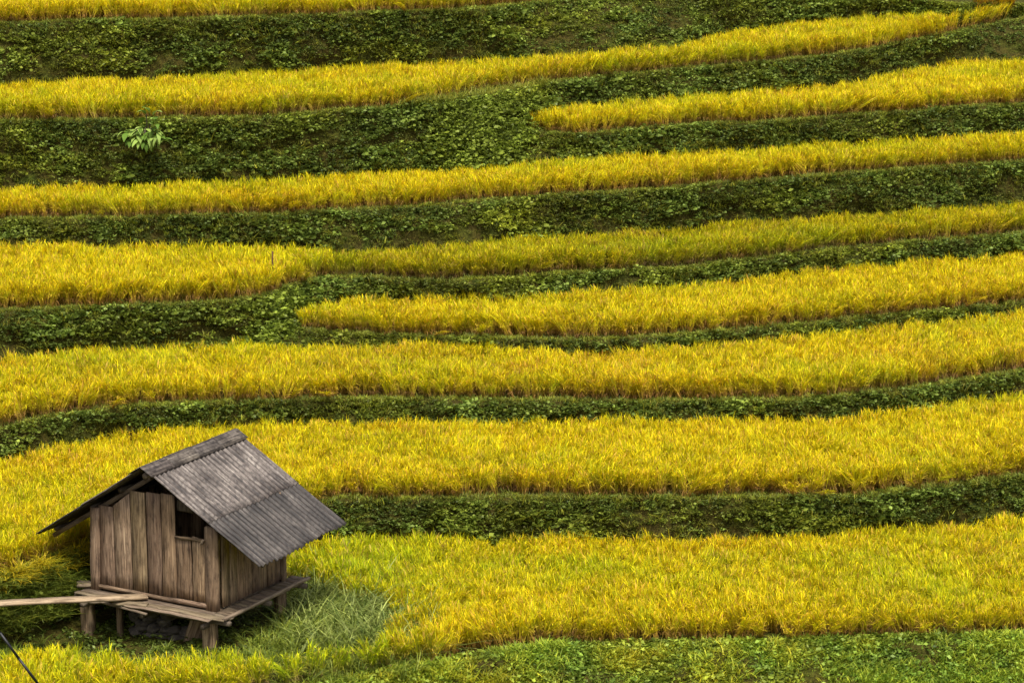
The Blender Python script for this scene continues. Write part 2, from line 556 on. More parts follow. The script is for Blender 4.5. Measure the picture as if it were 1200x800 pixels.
def zone_low(pu, pv):
    """lowest terrace: rice right of the hut and a strip before it, with a weedy gap between"""
    wv = (vnoise(pu * .035, pv * .06, 61) - .5) * 46 + rng.normal(0, 16, len(pu))
    right = np.interp(pv, [600, 680, 700, 720, 745, 765, 785, 800], [325, 335, 408, 470, 498, 480, 405, 340]) + wv
    back = np.interp(pu, [-100, 0, 100, 250, 330, 400, 470], [792, 792, 796, 804, 799, 786, 772])
    return (pu > right) | (pv > back + wv * .25)


rice_plot('0', 'yellow green rice of the lowest terrace, right of the hut and along the bottom left corner', green=.22, keep=zone_low, dens=46, greenf=lambda u, v: .22 * ((v > 778) & (u < 470)) + .3 * np.exp(-((u - 420) / 90) ** 2))
rice_plot('G', 'golden rice of the long terrace just behind the hut roof', green=.08)
rice_plot('F', 'duller ochre rice of the second terrace up from the hut roof', green=.18, red=.28)
rice_plot('E', 'bright golden rice of the short middle terrace that starts by a green bank corner', px0=352, green=.05)
rice_plot('D', 'golden rice block at left that holds a thin upright stake', px1=386, green=.0, hscale=1.1, keep=lambda u, v: (v > 303) | (u < 372))
rice_plot('D', 'greenish dull rice strip that runs right from the staked golden block', px0=391, green=.30, red=.26, tone=.82, hscale=.95)
rice_plot('C', 'golden rice of the long terrace below the tall bank with the broadleaf plant', green=.15)
rice_plot('H', 'golden rice of the upper right terrace beginning beside the bushy mound', px0=612, green=.12)
rice_plot('B', 'golden rice of the terrace above the broadleaf plant, narrowing to a tip at upper right', px1=1178, green=.14)
rice_plot('A', 'topmost rice strip along the upper left edge', px1=655, green=.02)


# ------------------------------------------------------------------ bank vegetation
def bank_points(lo, up, dens):
    b, c = FOOT[lo], CREST[up]
    hw = half_width(c.max())
    n = int(dens * 2 * hw * float(np.mean(Z[up] - Z[lo])) * 1.1)
    X = rng.uniform(-hw, hw, n)
    t = rng.random(n)
    B_, C_ = np.interp(X, XS, b), np.interp(X, XS, c)
    z0 = np.interp(X, XS, Z[lo])
    z = z0 + (np.interp(X, XS, Z[up]) - z0) * t
    # lateral slant makes wide banks hold more plants
    Y = B_ + (C_ - B_) * (t - .10 * np.sin(np.pi * t))
    Y = Y - ((fbm(X * 1.6, z * 2.2 + Y * .4, 1) - .5) * .52 + (fbm(X * 5, z * 5, 2) - .5) * .10 + bulge(X, z))
    keep = np.ones(n, bool)
    return X, Y, z, t, keep


def bank(lo, up, label, dens=140, lush=0.0, px0=-999, px1=9999):
    X, Y, z, t, ok = bank_points(lo, up, dens)
    pu, pv = to_pix(np.stack([X, Y, z], -1))
    ok &= (pu > px0) & (pu < px1)
    cover = fbm(X * .9, z * 1.6, 21) + .55 * (t - .55) + lush
    ok &= rng.random(len(X)) < np.clip((cover - .33) * 5, .10, 1)
    X, Y, z, t = X[ok], Y[ok], z[ok], t[ok]
    n = len(X)
    P = np.stack([X, Y - .03, z], -1)
    patch = np.clip((fbm(X * 1.1, z * 1.8, 23) - .5) * 1.9 + .5, 0, 1)
    tint = np.ones((n, 3)) * (rng.uniform(.7, 1.25, n) * (.55 + .9 * patch))[:, None]
    tint *= 1 + np.clip(fbm(X * .6, z * 1.5, 24) - .46, -.05, .5)[:, None] * cv([1.6, .9, -.6])[None]
    lean = np.stack([rng.normal(0, .15, n), -rng.uniform(.2, .9, n)], -1)
    scl = rng.uniform(.6, 1.35, n) * (.8 + .5 * patch)
    scatter('bank_undergrowth', WEED_T, P, rng.uniform(0, 6.3, n), scl, tint, lean, WEED, kind='stuff', category='undergrowth',
            label=label, group='weeds on the terrace banks')
    # hanging grass among the weeds
    X, Y, z, t, ok = bank_points(lo, up, 26)
    ok = rng.random(len(X)) < np.clip((fbm(X * .7, z * 1.2, 27) - .42) * 5, .08, 1)
    X, Y, z = X[ok], Y[ok], z[ok]
    n = len(X)
    tint = np.ones((n, 3)) * (rng.uniform(.7, 1.3, n) * (.7 + .6 * fbm(X, z, 28)))[:, None]
    lean = np.stack([rng.normal(0, .35, n), -rng.uniform(.3, 1.2, n)], -1)
    scatter('bank_grass', GRASS_T + BANKGRASS_T, np.stack([X, Y - .02, z], -1), rng.uniform(0, 6.3, n), rng.uniform(.7, 1.5, n), tint, lean, WEED,
            kind='stuff', category='grass', label=label.replace('dark leafy weeds covering', 'tufts of hanging grass among the weeds of'), group='grass on the terrace banks')


def verge(key, label, lo, dens=95, green=1.0):
    """short grass and moss on the crest of a bank and down its bare parts"""
    c = CREST[key]
    hw = half_width(c.max())
    n = int(dens * 2 * hw)
    X = rng.uniform(-hw, hw, n)
    d = rng.normal(.06, .14, n)
    Y = np.interp(X, XS, c) + d
    z = np.where(d < 0, np.interp(X, XS, Z[key]) + d * 2.2, ground_z(X, Y, key)) - .01
    T = GRASS_T + DRYGRASS_T
    # moss over the bank face
    tint = np.ones((n, 3)) * (rng.uniform(.8, 1.3, n) * (.75 + .8 * fbm(X * .8, Y, 31)))[:, None]
    scl = rng.uniform(.5, 1.15, n)
    lean = np.stack([rng.normal(0, .3, n), -rng.uniform(0, .8, n)], -1)
    P = np.stack([X, Y, z], -1)
    return scatter('verge_grass', T, P, rng.uniform(0, 6.3, n), scl, tint, lean, WEED, kind='stuff', category='grass', label=label,
                   group='grass verges along the terraces')


def moss(lo, up, label, dens=70):
    X, Y, z, t, ok = bank_points(lo, up, dens)
    n = len(X)
    tint = np.ones((n, 3)) * (rng.uniform(.7, 1.2, n) * (.55 + .9 * fbm(X * 1.2, z * 2, 35)))[:, None]
    lean = np.stack([rng.normal(0, .15, n), -rng.uniform(.2, .9, n)], -1)
    scatter('bank_moss_weeds', MOSS_T, np.stack([X, Y - .01, z], -1), rng.uniform(0, 6.3, n), rng.uniform(.7, 1.4, n), tint, lean, WEED,
            kind='stuff', category='moss', label=label, group='moss on the terrace banks')


BANKS = [('0', 'G', 'the bank just behind and right of the hut', 1), ('G', 'F', 'the second bank above the hut roof', 1),
         ('F', 'E', 'the thin bank under the short middle terrace and its corner at left', 1), ('E', 'D', 'the bank under the greenish rice strip', 1),
         ('D', 'C', 'the long bank just above the stake', 1), ('C', 'H', 'the tall bank with the broadleaf plant and under the upper right plot', 1),
         ('H', 'B', 'the bushy mound and the bank right of it', 1), ('B', 'A', 'the topmost tall bank', 1)]
for lo, up, where, k in BANKS:
    bank(lo, up, 'dark leafy weeds covering ' + where)
    moss(lo, up, 'olive brown moss and small weeds low on ' + where)
    verge(up, 'short light green grass along the crest of ' + where, lo)


# lush nose of the big bank where the upper terrace ends, and of the middle one
def nose(cx, cy, rx, ry, n, lo, up, label):
    b, c = FOOT[lo], CREST[up]
    pu = rng.normal(cx, rx, n); pv = rng.normal(cy, ry, n)
    t = np.clip(rng.random(n), .02, .98)
    X = (pu - 600) / F * 72 / 1.0
    X = X * np.interp(X, XS, c) / 70.0
    zz = np.interp(X, XS, Z[lo] + 0 * b) * (1 - t) + np.interp(X, XS, Z[up]) * t
    Y = np.interp(X, XS, b) + (np.interp(X, XS, c) - np.interp(X, XS, b)) * t - .06 - bulge(X, zz)
    tint = np.ones((n, 3)) * (rng.uniform(.7, 1.35, n) * (.5 + 1.1 * fbm(X * 2, zz * 3, 71)))[:, None] * cv([1.2, 1.15, .9])
    lean = np.stack([rng.normal(0, .3, n), -rng.uniform(.1, .8, n)], -1)
    scatter('bank_undergrowth', WEED_T, np.stack([X, Y, zz], -1), rng.uniform(0, 6.3, n), rng.uniform(.9, 1.7, n), tint, lean, WEED,
            kind='stuff', category='undergrowth', label=label, group='weeds on the terrace banks')


nose(568, 150, 34, 22, 1500, 'C', 'B', 'lush bright green creeper on the mound where the upper left bank ends')
nose(330, 370, 22, 15, 450, 'F', 'D', 'bright green weeds on the bank corner below the stake')

nx = np.where((nose_x > .5))[0]
n = 900
X = rng.uniform(XS[nx[0]] - .2, XS[nx[-1]] + .4, n)
Y = np.interp(X, XS, CREST['B']) + rng.random(n) * np.maximum(np.interp(X, XS, FRONT['B']) - np.interp(X, XS, CREST['B']), .1)
zz = ground_z(X, Y, 'B')
scatter('shoulder_grass', GRASS_T + BANKGRASS_T, np.stack([X, Y, zz - .01], -1), rng.uniform(0, 6.3, n), rng.uniform(.6, 1.3, n),
        np.ones((n, 3)) * rng.uniform(.8, 1.3, n)[:, None], np.stack([rng.normal(0, .3, n), rng.normal(-.2, .3, n)], -1), WEED, kind='stuff',
        category='grass', label='light green grass on top of the bushy mound at upper centre')

# ------------------------------------------------------------------ foreground grass slope
n = 34000
X = rng.uniform(-12, 12, n)
d = rng.uniform(-.15, 4.2, n)
c0 = np.interp(X, XS, CREST['0'])
Y = c0 - d
prof_d = [-.3, 0, .2, .4, .7, 1.1, 1.5, 2.0, 2.5, 3.0, 3.5, 4.2]
prof_z = [0, 0, -.06, -.16, -.32, -.55, -.8, -1.1, -1.42, -1.75, -2.05, -2.45]
z = np.interp(d, prof_d, prof_z)
patch = fbm(X * .8, Y * 1.6, 41)
tint = np.ones((n, 3)) * (rng.uniform(.8, 1.25, n) * (.85 + 1.1 * patch))[:, None] * cv([.92, .98, .8])
tint *= 1 + np.clip(fbm(X * .7, Y * 1.2, 42) - .45, -.1, .5)[:, None] * cv([1.4, .5, -.5])[None]
dk = fbm(X * 1.1 + 9, Y * 2.0, 44)
tint *= np.where(dk > .53, .75, 1.0)[:, None] * cv([.98, .96, .9])
m1 = rng.random(n) < .62 + .5 * (patch - .5) - .3 * (dk > .53)
P = np.stack([X, Y, z - .01], -1)
yaw = rng.uniform(0, 6.3, n)
lean = np.stack([rng.normal(0, .3, n), rng.normal(-.2, .3, n)], -1)
scatter('meadow_grass', GRASS_T, P[m1], yaw[m1], (rng.uniform(.7, 1.3, n) * (.6 + 1.1 * patch))[m1], tint[m1] * 1.15, lean[m1], WEED, kind='stuff', category='grass',
        label='bright short grass on the slope along the bottom edge')
m2 = ~m1
scatter('slope_weeds', WEED_T, P[m2], yaw[m2], rng.uniform(.7, 1.35, n)[m2], tint[m2] * 1.25, lean[m2], WEED, kind='stuff', category='weeds',
        label='small leafy weeds among the grass along the bottom edge')


# ------------------------------------------------------------------ tall grass round the hut
def zone_points(poly, n):
    poly = np.array(poly, float)
    lo, hi = poly.min(0), poly.max(0)
    pts = rng.uniform(lo, hi, (n * 4, 2))
    inside = np.zeros(len(pts), bool)
    j = len(poly) - 1
    for i in range(len(poly)):
        (xi, yi), (xj, yj) = poly[i], poly[j]
        inside ^= ((yi > pts[:, 1]) != (yj > pts[:, 1])) & (pts[:, 0] < (xj - xi) * (pts[:, 1] - yi) / (yj - yi + 1e-9) + xi)
        j = i
    pts = pts[inside][:n]
    pts = pts + rng.normal(0, 1, pts.shape) * np.array([15, 6])
    X, Y = on_plane(pts[:, 0], pts[:, 1], 0.0)
    return X, Y, ground_z(X, Y, '0')


def zone(name, T, poly, n, label, cat, s0, s1, tintc=(1, 1, 1), leanx=0, leany=-.2, hs=None):
    X, Y, zz = zone_points(poly, n)
    n = len(X)
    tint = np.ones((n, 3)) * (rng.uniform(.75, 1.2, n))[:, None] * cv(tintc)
    lean = np.stack([rng.normal(leanx, .35, n), rng.normal(leany, .35, n)], -1)
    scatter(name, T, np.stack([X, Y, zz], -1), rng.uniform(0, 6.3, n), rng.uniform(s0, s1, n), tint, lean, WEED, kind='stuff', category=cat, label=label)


zone('tall_grass', PALE_T, [(350, 684), (400, 678), (462, 700), (500, 735), (485, 768), (420, 775), (360, 770), (335, 745), (345, 692)], 250,
     'long pale arching grass right of the hut platform', 'grass', .75, 1.15, (1.0, 1.08, .75), leanx=.1)
zone('long_green_grass', GREENLONG_T, [(330, 740), (480, 740), (480, 785), (400, 795), (300, 790), (300, 760)], 240,
     'green arching grass between the hut posts and the grass slope', 'grass', .6, 1.0)
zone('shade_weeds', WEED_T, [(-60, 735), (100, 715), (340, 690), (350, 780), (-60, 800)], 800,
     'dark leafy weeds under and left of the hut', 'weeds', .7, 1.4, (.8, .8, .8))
zone('shade_grass', GREENLONG_T, [(-60, 755), (90, 745), (110, 765), (350, 765), (350, 795), (-60, 805)], 330,
     'green grass blades round the feet of the hut posts', 'grass', .35, .65, (.95, 1, .9))

zone('long_green_grass', GREENLONG_T, [(340, 684), (420, 676), (490, 705), (525, 740), (500, 772), (420, 785), (350, 770)], 330,
     'green grass mixed through the pale arching grass beside the rice', 'grass', .6, 1.05, (1.1, 1.1, 1))

# arching grass on the bank left of the hut
n = 460
X = rng.uniform(-10.9, -7.6, n)
t = rng.random(n) ** .7
b, c = np.interp(X, XS, FOOT['0']), np.interp(X, XS, CREST['G'])
P = np.stack([X, b + (c - b) * t - .05, np.interp(X, XS, Z['G']) * t], -1)
yel = (rng.random(n) < np.clip((t - .62) * 2.6, 0, .9))[:, None]
scatter('bank_long_grass', GREENLONG_T, P, rng.uniform(0, 6.3, n), rng.uniform(.6, 1.05, n),
        rng.uniform(.7, 1.2, n)[:, None] * np.where(yel, cv([[2.7, 1.75, .5]]), cv([[1, 1, 1]])),
        np.stack([rng.normal(.25, .4, n), -rng.uniform(.2, 1.1, n)], -1), WEED, kind='stuff', category='grass',
        label='arching green and yellow grass hanging down the bank left of the hut')

# ripe rice seeded on the bank in the top right corner
pu_ = np.concatenate([rng.uniform(1058, 1090, 26), rng.uniform(1142, 1186, 44)])
pv_ = np.concatenate([rng.uniform(0, 6, 26), rng.uniform(3, 14, 44)])
RX, RY, RZ = [], [], []
for u_, v_ in zip(pu_, pv_):
    best = None
    for t in np.linspace(0, 1, 60):
        d_, zz = 66.0, 8.0
        for _ in range(4):
            x_ = (u_ - 600) / F * (d_ * CP - (zz - HC) * SP)
            d_ = float(np.interp(x_, XS, FOOT['B']) * (1 - t) + np.interp(x_, XS, CREST['A']) * t)
            zz = float(np.interp(x_, XS, Z['B']) * (1 - t) + np.interp(x_, XS, Z['A']) * t)
        e = abs(to_pix((x_, d_, zz))[1] - v_)
        if best is None or e < best[0]:
            best = (e, x_, d_ - .1, zz)
    RX.append(best[1]); RY.append(best[2]); RZ.append(best[3])
n = len(RX)
scatter('rice_vegetation', RICE_T, np.stack([RX, RY, RZ], -1), rng.uniform(0, 6.3, n), rng.uniform(.6, .95, n), np.ones((n, 3)) * cv([1, .8, 1.5]),
        np.stack([rng.normal(0, .2, n), -rng.uniform(0, .5, n)], -1), RICE, kind='stuff', category='rice', group='rice plots on the terraces',
        label='two small orange clumps of ripe rice in the top right corner')

# ------------------------------------------------------------------ hut
HX, HY, HZ, HYAW = -6.951, 52.972, .75, -.501
HW, HD = 3.056, 2.194


def wood_mat(name, c_dark, c_mid, c_light, stain=(.045, .030, .022), stainw=.75):
    m, nt = new_mat(name)
    N, L = nt.nodes.new, nt.links.new
    uv = N('ShaderNodeUVMap'); uv.uv_map = 'grain'
    mp = N('ShaderNodeMapping'); mp.inputs['Scale'].default_value = (1.6, 38, 1)
    n1 = N('ShaderNodeTexNoise'); n1.inputs['Scale'].default_value = 1; n1.inputs['Detail'].default_value = 6; n1.inputs['Distortion'].default_value = .6
    L(uv.outputs[0], mp.inputs[0]); L(mp.outputs[0], n1.inputs['Vector'])
    a = ramp(nt, n1.outputs[0], [(.28, c_dark), (.5, c_mid), (.75, c_light)])
    mp2 = N('ShaderNodeMapping'); mp2.inputs['Scale'].default_value = (2.6, 9, 1)
    n2 = N('ShaderNodeTexNoise'); n2.inputs['Scale'].default_value = 1; n2.inputs['Detail'].default_value = 8; n2.inputs['Roughness'].default_value = .7
    L(uv.outputs[0], mp2.inputs[0]); L(mp2.outputs[0], n2.inputs['Vector'])
    f = ramp(nt, n2.outputs[0], [(.47, (0, 0, 0)), (.66, (stainw,) * 3)])
    mx = N('ShaderNodeMix'); mx.data_type = 'RGBA'
    mx.inputs[7].default_value = (*stain, 1)
    L(f, mx.inputs[0]); L(a, mx.inputs[6])
    at = N('ShaderNodeAttribute'); at.attribute_name = 'tint'
    mu = N('ShaderNodeMix'); mu.data_type = 'RGBA'; mu.blend_type = 'MULTIPLY'; mu.inputs[0].default_value = 1
    L(mx.outputs[2], mu.inputs[6]); L(at.outputs['Color'], mu.inputs[7])
    p = N('ShaderNodeBsdfPrincipled'); p.inputs['Roughness'].default_value = .85; p.inputs['Specular IOR Level'].default_value = .2
    bp = N('ShaderNodeBump'); bp.inputs['Strength'].default_value = .6; bp.inputs['Distance'].default_value = .012
    L(n1.outputs[0], bp.inputs['Height']); L(bp.outputs[0], p.inputs['Normal'])
    L(mu.outputs[2], p.inputs['Base Color'])
    o = N('ShaderNodeOutputMaterial'); L(p.outputs[0], o.inputs[0])
    return m


WOOD = wood_mat('weathered boards', (.075, .046, .027), (.26, .175, .108), (.46, .335, .215))
DECK = wood_mat('deck wood', (.08, .055, .036), (.19, .14, .095), (.31, .25, .175))
OLDWOOD = wood_mat('dark old timber', (.06, .045, .03), (.13, .10, .07), (.2, .16, .12))
STAKEWOOD = wood_mat('reddish stake wood', (.06, .03, .015), (.14, .07, .035), (.2, .11, .06))
PALEWOOD = wood_mat('pale plank', (.18, .12, .07), (.36, .27, .175), (.5, .4, .29))


def roof_mat(name, k):
    m, nt = new_mat(name)
    N, L = nt.nodes.new, nt.links.new
    uv = N('ShaderNodeUVMap'); uv.uv_map = 'grain'
    mp = N('ShaderNodeMapping'); mp.inputs['Scale'].default_value = (.9, 17, 1)
    n1 = N('ShaderNodeTexNoise'); n1.inputs['Scale'].default_value = 1; n1.inputs['Detail'].default_value = 9; n1.inputs['Roughness'].default_value = .68
    L(uv.outputs[0], mp.inputs[0]); L(mp.outputs[0], n1.inputs['Vector'])
    n2 = N('ShaderNodeTexNoise'); n2.inputs['Scale'].default_value = 1.5; n2.inputs['Detail'].default_value = 8; n2.inputs['Roughness'].default_value = .65
    L(uv.outputs[0], n2.inputs['Vector'])
    n3 = N('ShaderNodeTexNoise'); n3.inputs['Scale'].default_value = 13; n3.inputs['Detail'].default_value = 5
    L(uv.outputs[0], n3.inputs['Vector'])
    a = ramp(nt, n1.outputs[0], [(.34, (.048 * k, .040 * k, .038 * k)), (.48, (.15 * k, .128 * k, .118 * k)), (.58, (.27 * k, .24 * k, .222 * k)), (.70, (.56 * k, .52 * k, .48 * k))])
    b = ramp(nt, n2.outputs[0], [(.36, (.42, .37, .34)), (.5, (1, .95, .9)), (.62, (1.5, 1.44, 1.36))])
    c = ramp(nt, n3.outputs[0], [(.36, (.45, .43, .42)), (.5, (1.0, .99, .97)), (.68, (1.25, 1.25, 1.2)), (.74, (1.9, 1.9, 1.8))])
    m1 = N('ShaderNodeMix'); m1.data_type = 'RGBA'; m1.blend_type = 'MULTIPLY'; m1.inputs[0].default_value = 1
    m2 = N('ShaderNodeMix'); m2.data_type = 'RGBA'; m2.blend_type = 'MULTIPLY'; m2.inputs[0].default_value = 1
    L(a, m1.inputs[6]); L(b, m1.inputs[7]); L(m1.outputs[2], m2.inputs[6]); L(c, m2.inputs[7])
    p = N('ShaderNodeBsdfPrincipled'); p.inputs['Roughness'].default_value = .62; p.inputs['Specular IOR Level'].default_value = .35
    at = N('ShaderNodeAttribute'); at.attribute_name = 'tint'
    m3 = N('ShaderNodeMix'); m3.data_type = 'RGBA'; m3.blend_type = 'MULTIPLY'; m3.inputs[0].default_value = 1
    L(m2.outputs[2], m3.inputs[6]); L(at.outputs['Color'], m3.inputs[7])
    L(m3.outputs[2], p.inputs['Base Color'])
    o = N('ShaderNodeOutputMaterial'); L(p.outputs[0], o.inputs[0])
    return m


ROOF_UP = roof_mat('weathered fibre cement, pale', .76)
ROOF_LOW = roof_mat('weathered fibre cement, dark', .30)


class Wood:
    """collects boards (with grain coordinates) into one mesh"""

    def __init__(self):
        self.v, self.q, self.c, self.uv, self.n = [], [], [], [], 0

    def board(self, p0, p1, across, wid, thick, tone=None, seg=6, wob=.008, taper=1.0, ends=(0, 0)):
        """board from p0 to p1 (centre line), `across` is the direction of its width; ends: skew of the two ends"""
        p0, p1 = np.array(p0, float), np.array(p1, float)
        ax = p1 - p0; L = np.linalg.norm(ax); ax /= L
        ac = np.array(across, float); ac -= ax * (ac @ ax); ac /= np.linalg.norm(ac)
        nn = np.cross(ax, ac)
        tone = random.uniform(.7, 1.25) if tone is None else tone
        rings = []
        off = random.uniform(0, 50)
        bow = random.uniform(-1, 1) * wob * .8
        for i in range(seg + 1):
            t = i / seg
            w = wid * (1 + (taper - 1) * t) / 2
            c = p0 + ax * L * t + nn * bow * math.sin(math.pi * t)
            sk = ends[0] if i == 0 else (ends[1] if i == seg else 0)
            wl, wr = w + random.uniform(-wob, wob), w + random.uniform(-wob, wob)
            pr = [c - ac * wl - ax * sk - nn * thick / 2, c + ac * wr + ax * sk - nn * thick / 2, c + ac * wr + ax * sk + nn * thick / 2, c - ac * wl - ax * sk + nn * thick / 2]
            rings.append(pr)
        vs = np.array(rings).reshape(-1, 3)
        uvv = np.array([[(i / seg * L + off, off + s * wid) for s in (0, 1, 1.2, .2)] for i in range(seg + 1)]).reshape(-1, 2)
        qs = []
        for i in range(seg):
            for k in range(4):
                a, b = i * 4 + k, i * 4 + (k + 1) % 4
                qs.append((a, b, b + 4, a + 4))
        qs.append((3, 2, 1, 0)); e = seg * 4; qs.append((e, e + 1, e + 2, e + 3))
        self.v.append(vs); self.uv.append(uvv)
        self.q.append(np.array(qs) + self.n); self.n += len(vs)
        tc = np.array([tone, tone * random.uniform(.95, 1.02), tone * random.uniform(.9, 1.02)])
        self.c.append(np.repeat(tc[None], len(vs), 0))
        return self

    def pole(self, p0, p1, r, tone=None, seg=6, sides=8, wob=.08):
        p0, p1 = np.array(p0, float), np.array(p1, float)
        ax = p1 - p0; L = np.linalg.norm(ax); ax /= L
        a = np.cross(ax, (0.3, .2, 1)); a /= np.linalg.norm(a); b = np.cross(ax, a)
        tone = random.uniform(.8, 1.2) if tone is None else tone
        off = random.uniform(0, 50)
        vs, us, qs = [], [], []
        for i in range(seg + 1):
            cc = p0 + ax * L * i / seg + (a * random.uniform(-1, 1) + b * random.uniform(-1, 1)) * r * wob * 2
            rr = r * random.uniform(1 - wob, 1 + wob)
            for k in range(sides):
                th = 2 * math.pi * k / sides
                vs.append(cc + (a * math.cos(th) + b * math.sin(th)) * rr)
                us.append((i / seg * L + off, off + abs(k - sides / 2) / sides * r * 5))
        for i in range(seg):
            for k in range(sides):
                k2 = (k + 1) % sides
                qs.append((i * sides + k, i * sides + k2, (i + 1) * sides + k2, (i + 1) * sides + k))
        for base, order in ((0, -1), (seg * sides, 1)):
            cidx = len(vs)
            vs.append(np.mean(vs[base:base + sides], axis=0)); us.append((off, off + r * 2))
            for k in range(0, sides, 2):
                ids = (base + k, base + (k + 1) % sides, base + (k + 2) % sides, cidx)
                qs.append(ids if order == 1 else ids[::-1])
        self.v.append(np.array(vs)); self.uv.append(np.array(us)); self.q.append(np.array(qs) + self.n); self.n += len(vs)
        self.c.append(np.repeat(np.array([[tone, tone, tone]]), len(vs), 0))
        return self

    def build(self, name, mat, parent=None, smooth_shade=False, **props):
        V, Q, C, U = np.concatenate(self.v), np.concatenate(self.q), np.concatenate(self.c), np.concatenate(self.uv)
        me = np_mesh(name, V, Q, C, smooth_shade=smooth_shade)
        ul = me.uv_layers.new(name='grain')
        ul.data.foreach_set('uv', U[Q.ravel()].astype(np.float32).ravel())
        return link(name, me, mat, parent, **props)


hut = bpy.data.objects.new('wooden_hut', None)
COL.objects.link(hut)
hut.location = (HX, HY, HZ)
hut.rotation_euler = (0, 0, HYAW)
hut['label'] = 'small weathered board hut on stilts with a grey corrugated roof'
hut['category'] = 'hut'
xl, xr = -HW / 2, HW / 2
APEX, EAVE_R, EAVE_L, HALF = 2.683, 1.13, 1.0, 2.653
roofz = lambda x: APEX - (APEX - EAVE_R) / HALF * x if x > 0 else APEX + (APEX - EAVE_L) / HALF * x

# front wall: tall boards left of the door
w = Wood()
TH = .035
for a, b_, top, skew, tone in ((.21, .565, 1.72, 0, .9), (.59, .975, 1.92, .15, 1.22), (1.0, 1.34, 2.12, 0, .95), (1.37, 1.69, 2.14, 0, .80), (1.715, 2.03, 2.16, 0, 1.12)):
    w.board((xl + (a + b_) / 2, random.uniform(-.012, .012), .05), (xl + (a + b_) / 2, random.uniform(-.012, .012), top), (1, 0, 0), b_ - a, TH, tone=tone, wob=.006, ends=(0, skew))
w.build('front_wall', WOOD, hut)
Wood().board((xl + .05, -.045, .07), (xl + 2.02, -.045, .055), (0, 0, 1), .07, .05, tone=.85).build('bottom_rail', WOOD, hut)
# corner posts, each a little crooked
Wood().board((xl + .10, -.02, -.02), (xl + .15, -.02, 1.66), (1, 0, 0), .19, .10, tone=1.05).build('corner_post', WOOD, hut)
Wood().board((xr - .16, -.03, -.02), (xr - .14, -.03, 1.66), (1, 0, 0), .28, .10, tone=.98).build('corner_post', WOOD, hut)
Wood().board((xr - .02, HD, -.02), (xr - .02, HD, 1.70), (1, 0, 0), .12, .12, tone=.85).build('corner_post', WOOD, hut)
Wood().board((xl + .06, HD, -.02), (xl + .06, HD, 1.66), (1, 0, 0), .12, .12, tone=.85).build('corner_post', WOOD, hut)
# door of two boards and battens behind
door = Wood()
door.board((xl + 2.21, .02, .10), (xl + 2.20, .02, 1.33), (1, 0, 0), .37, .03, tone=.92, ends=(0, .02))
door.board((xl + 2.575, .015, .10), (xl + 2.58, .015, 1.37), (1, 0, 0), .31, .03, tone=1.3, ends=(0, -.03))
Wood().board((xl + 2.22, .09, 1.84), (xl + 2.23, .09, 2.06), (1, 0, 0), .38, .03, tone=.8).build('gable_board', OLDWOOD, hut)
d_o = door.build('door', WOOD, hut, label='low plank door of two boards')
Wood().board((xl + 2.04, -.012, 1.33), (xl + 2.76, -.012, 1.36), (0, 0, 1), .055, .05, tone=.7).build('door_lintel', WOOD, hut)
Wood().board((xl + 2.0, -.05, .065), (xl + 2.78, -.05, .06), (0, 0, 1), .075, .07, tone=.9).build('door_sill', WOOD, hut)
Wood().board((xl + 2.70, -.09, 1.30), (xl + 2.76, -.09, 1.40), (1, 0, 0), .05, .03, tone=.8).build('latch', PALEWOOD, d_o)
# side and rear walls
for name, x0, n_b, tl in (('side_wall', xr - .02, 8, .9), ('side_wall', xl + .05, 8, .8)):
    w = Wood()
    bw = (HD - .12) / n_b
    for i in range(n_b):
        y = .08 + bw * (i + .5)
        x = x0 + random.uniform(-.012, .012)
        w.board((x, y, .03), (x + random.uniform(-.01, .01), y, 1.69 + random.uniform(-.06, .06)), (0, 1, 0), bw * .955, TH, tone=tl * random.uniform(.75, 1.35), wob=.005)
    w.build(name, WOOD, hut)
w = Wood()
for i in range(8):
    x = xl + .02 + (HW - .04) / 8 * (i + .5)
    w.board((x, HD - .02, .03), (x, HD - .02, roofz(x) - .10), (1, 0, 0), (HW - .04) / 8 + .01, TH, tone=random.uniform(.8, 1.1))
w.build('rear_wall', WOOD, hut)
# roof timbers
Wood().pole((0, -.26, APEX - .14), (0, HD + .55, APEX - .14), .055, tone=1.3).build('ridge_pole', OLDWOOD, hut, True)
for x in (-2.35, -1.45, -.75, .75, 1.45, 2.4):
    Wood().pole((x, -.06, roofz(x) - .10), (x, HD + .5, roofz(x) - .10), .045, tone=.6).build('purlin', OLDWOOD, hut, True)
for y in (.08, HD - .08):
    for s, e in ((-1, EAVE_L), (1, EAVE_R)):
        xa = s * .02; xb = s * 2.5
        Wood().board((xa, y, roofz(xa) - .21), (xb, y, roofz(xb) - .19), (0, 1, 0), .07, .09).build('rafter', OLDWOOD, hut)
    if y > 1:
        Wood().board((xl, y, 1.66), (xr, y, 1.66), (0, 0, 1), .09, .08).build('tie_beam', OLDWOOD, hut)
# roof: corrugated sheets, two courses to a slope, the upper lapping the lower
PITCHW = .148


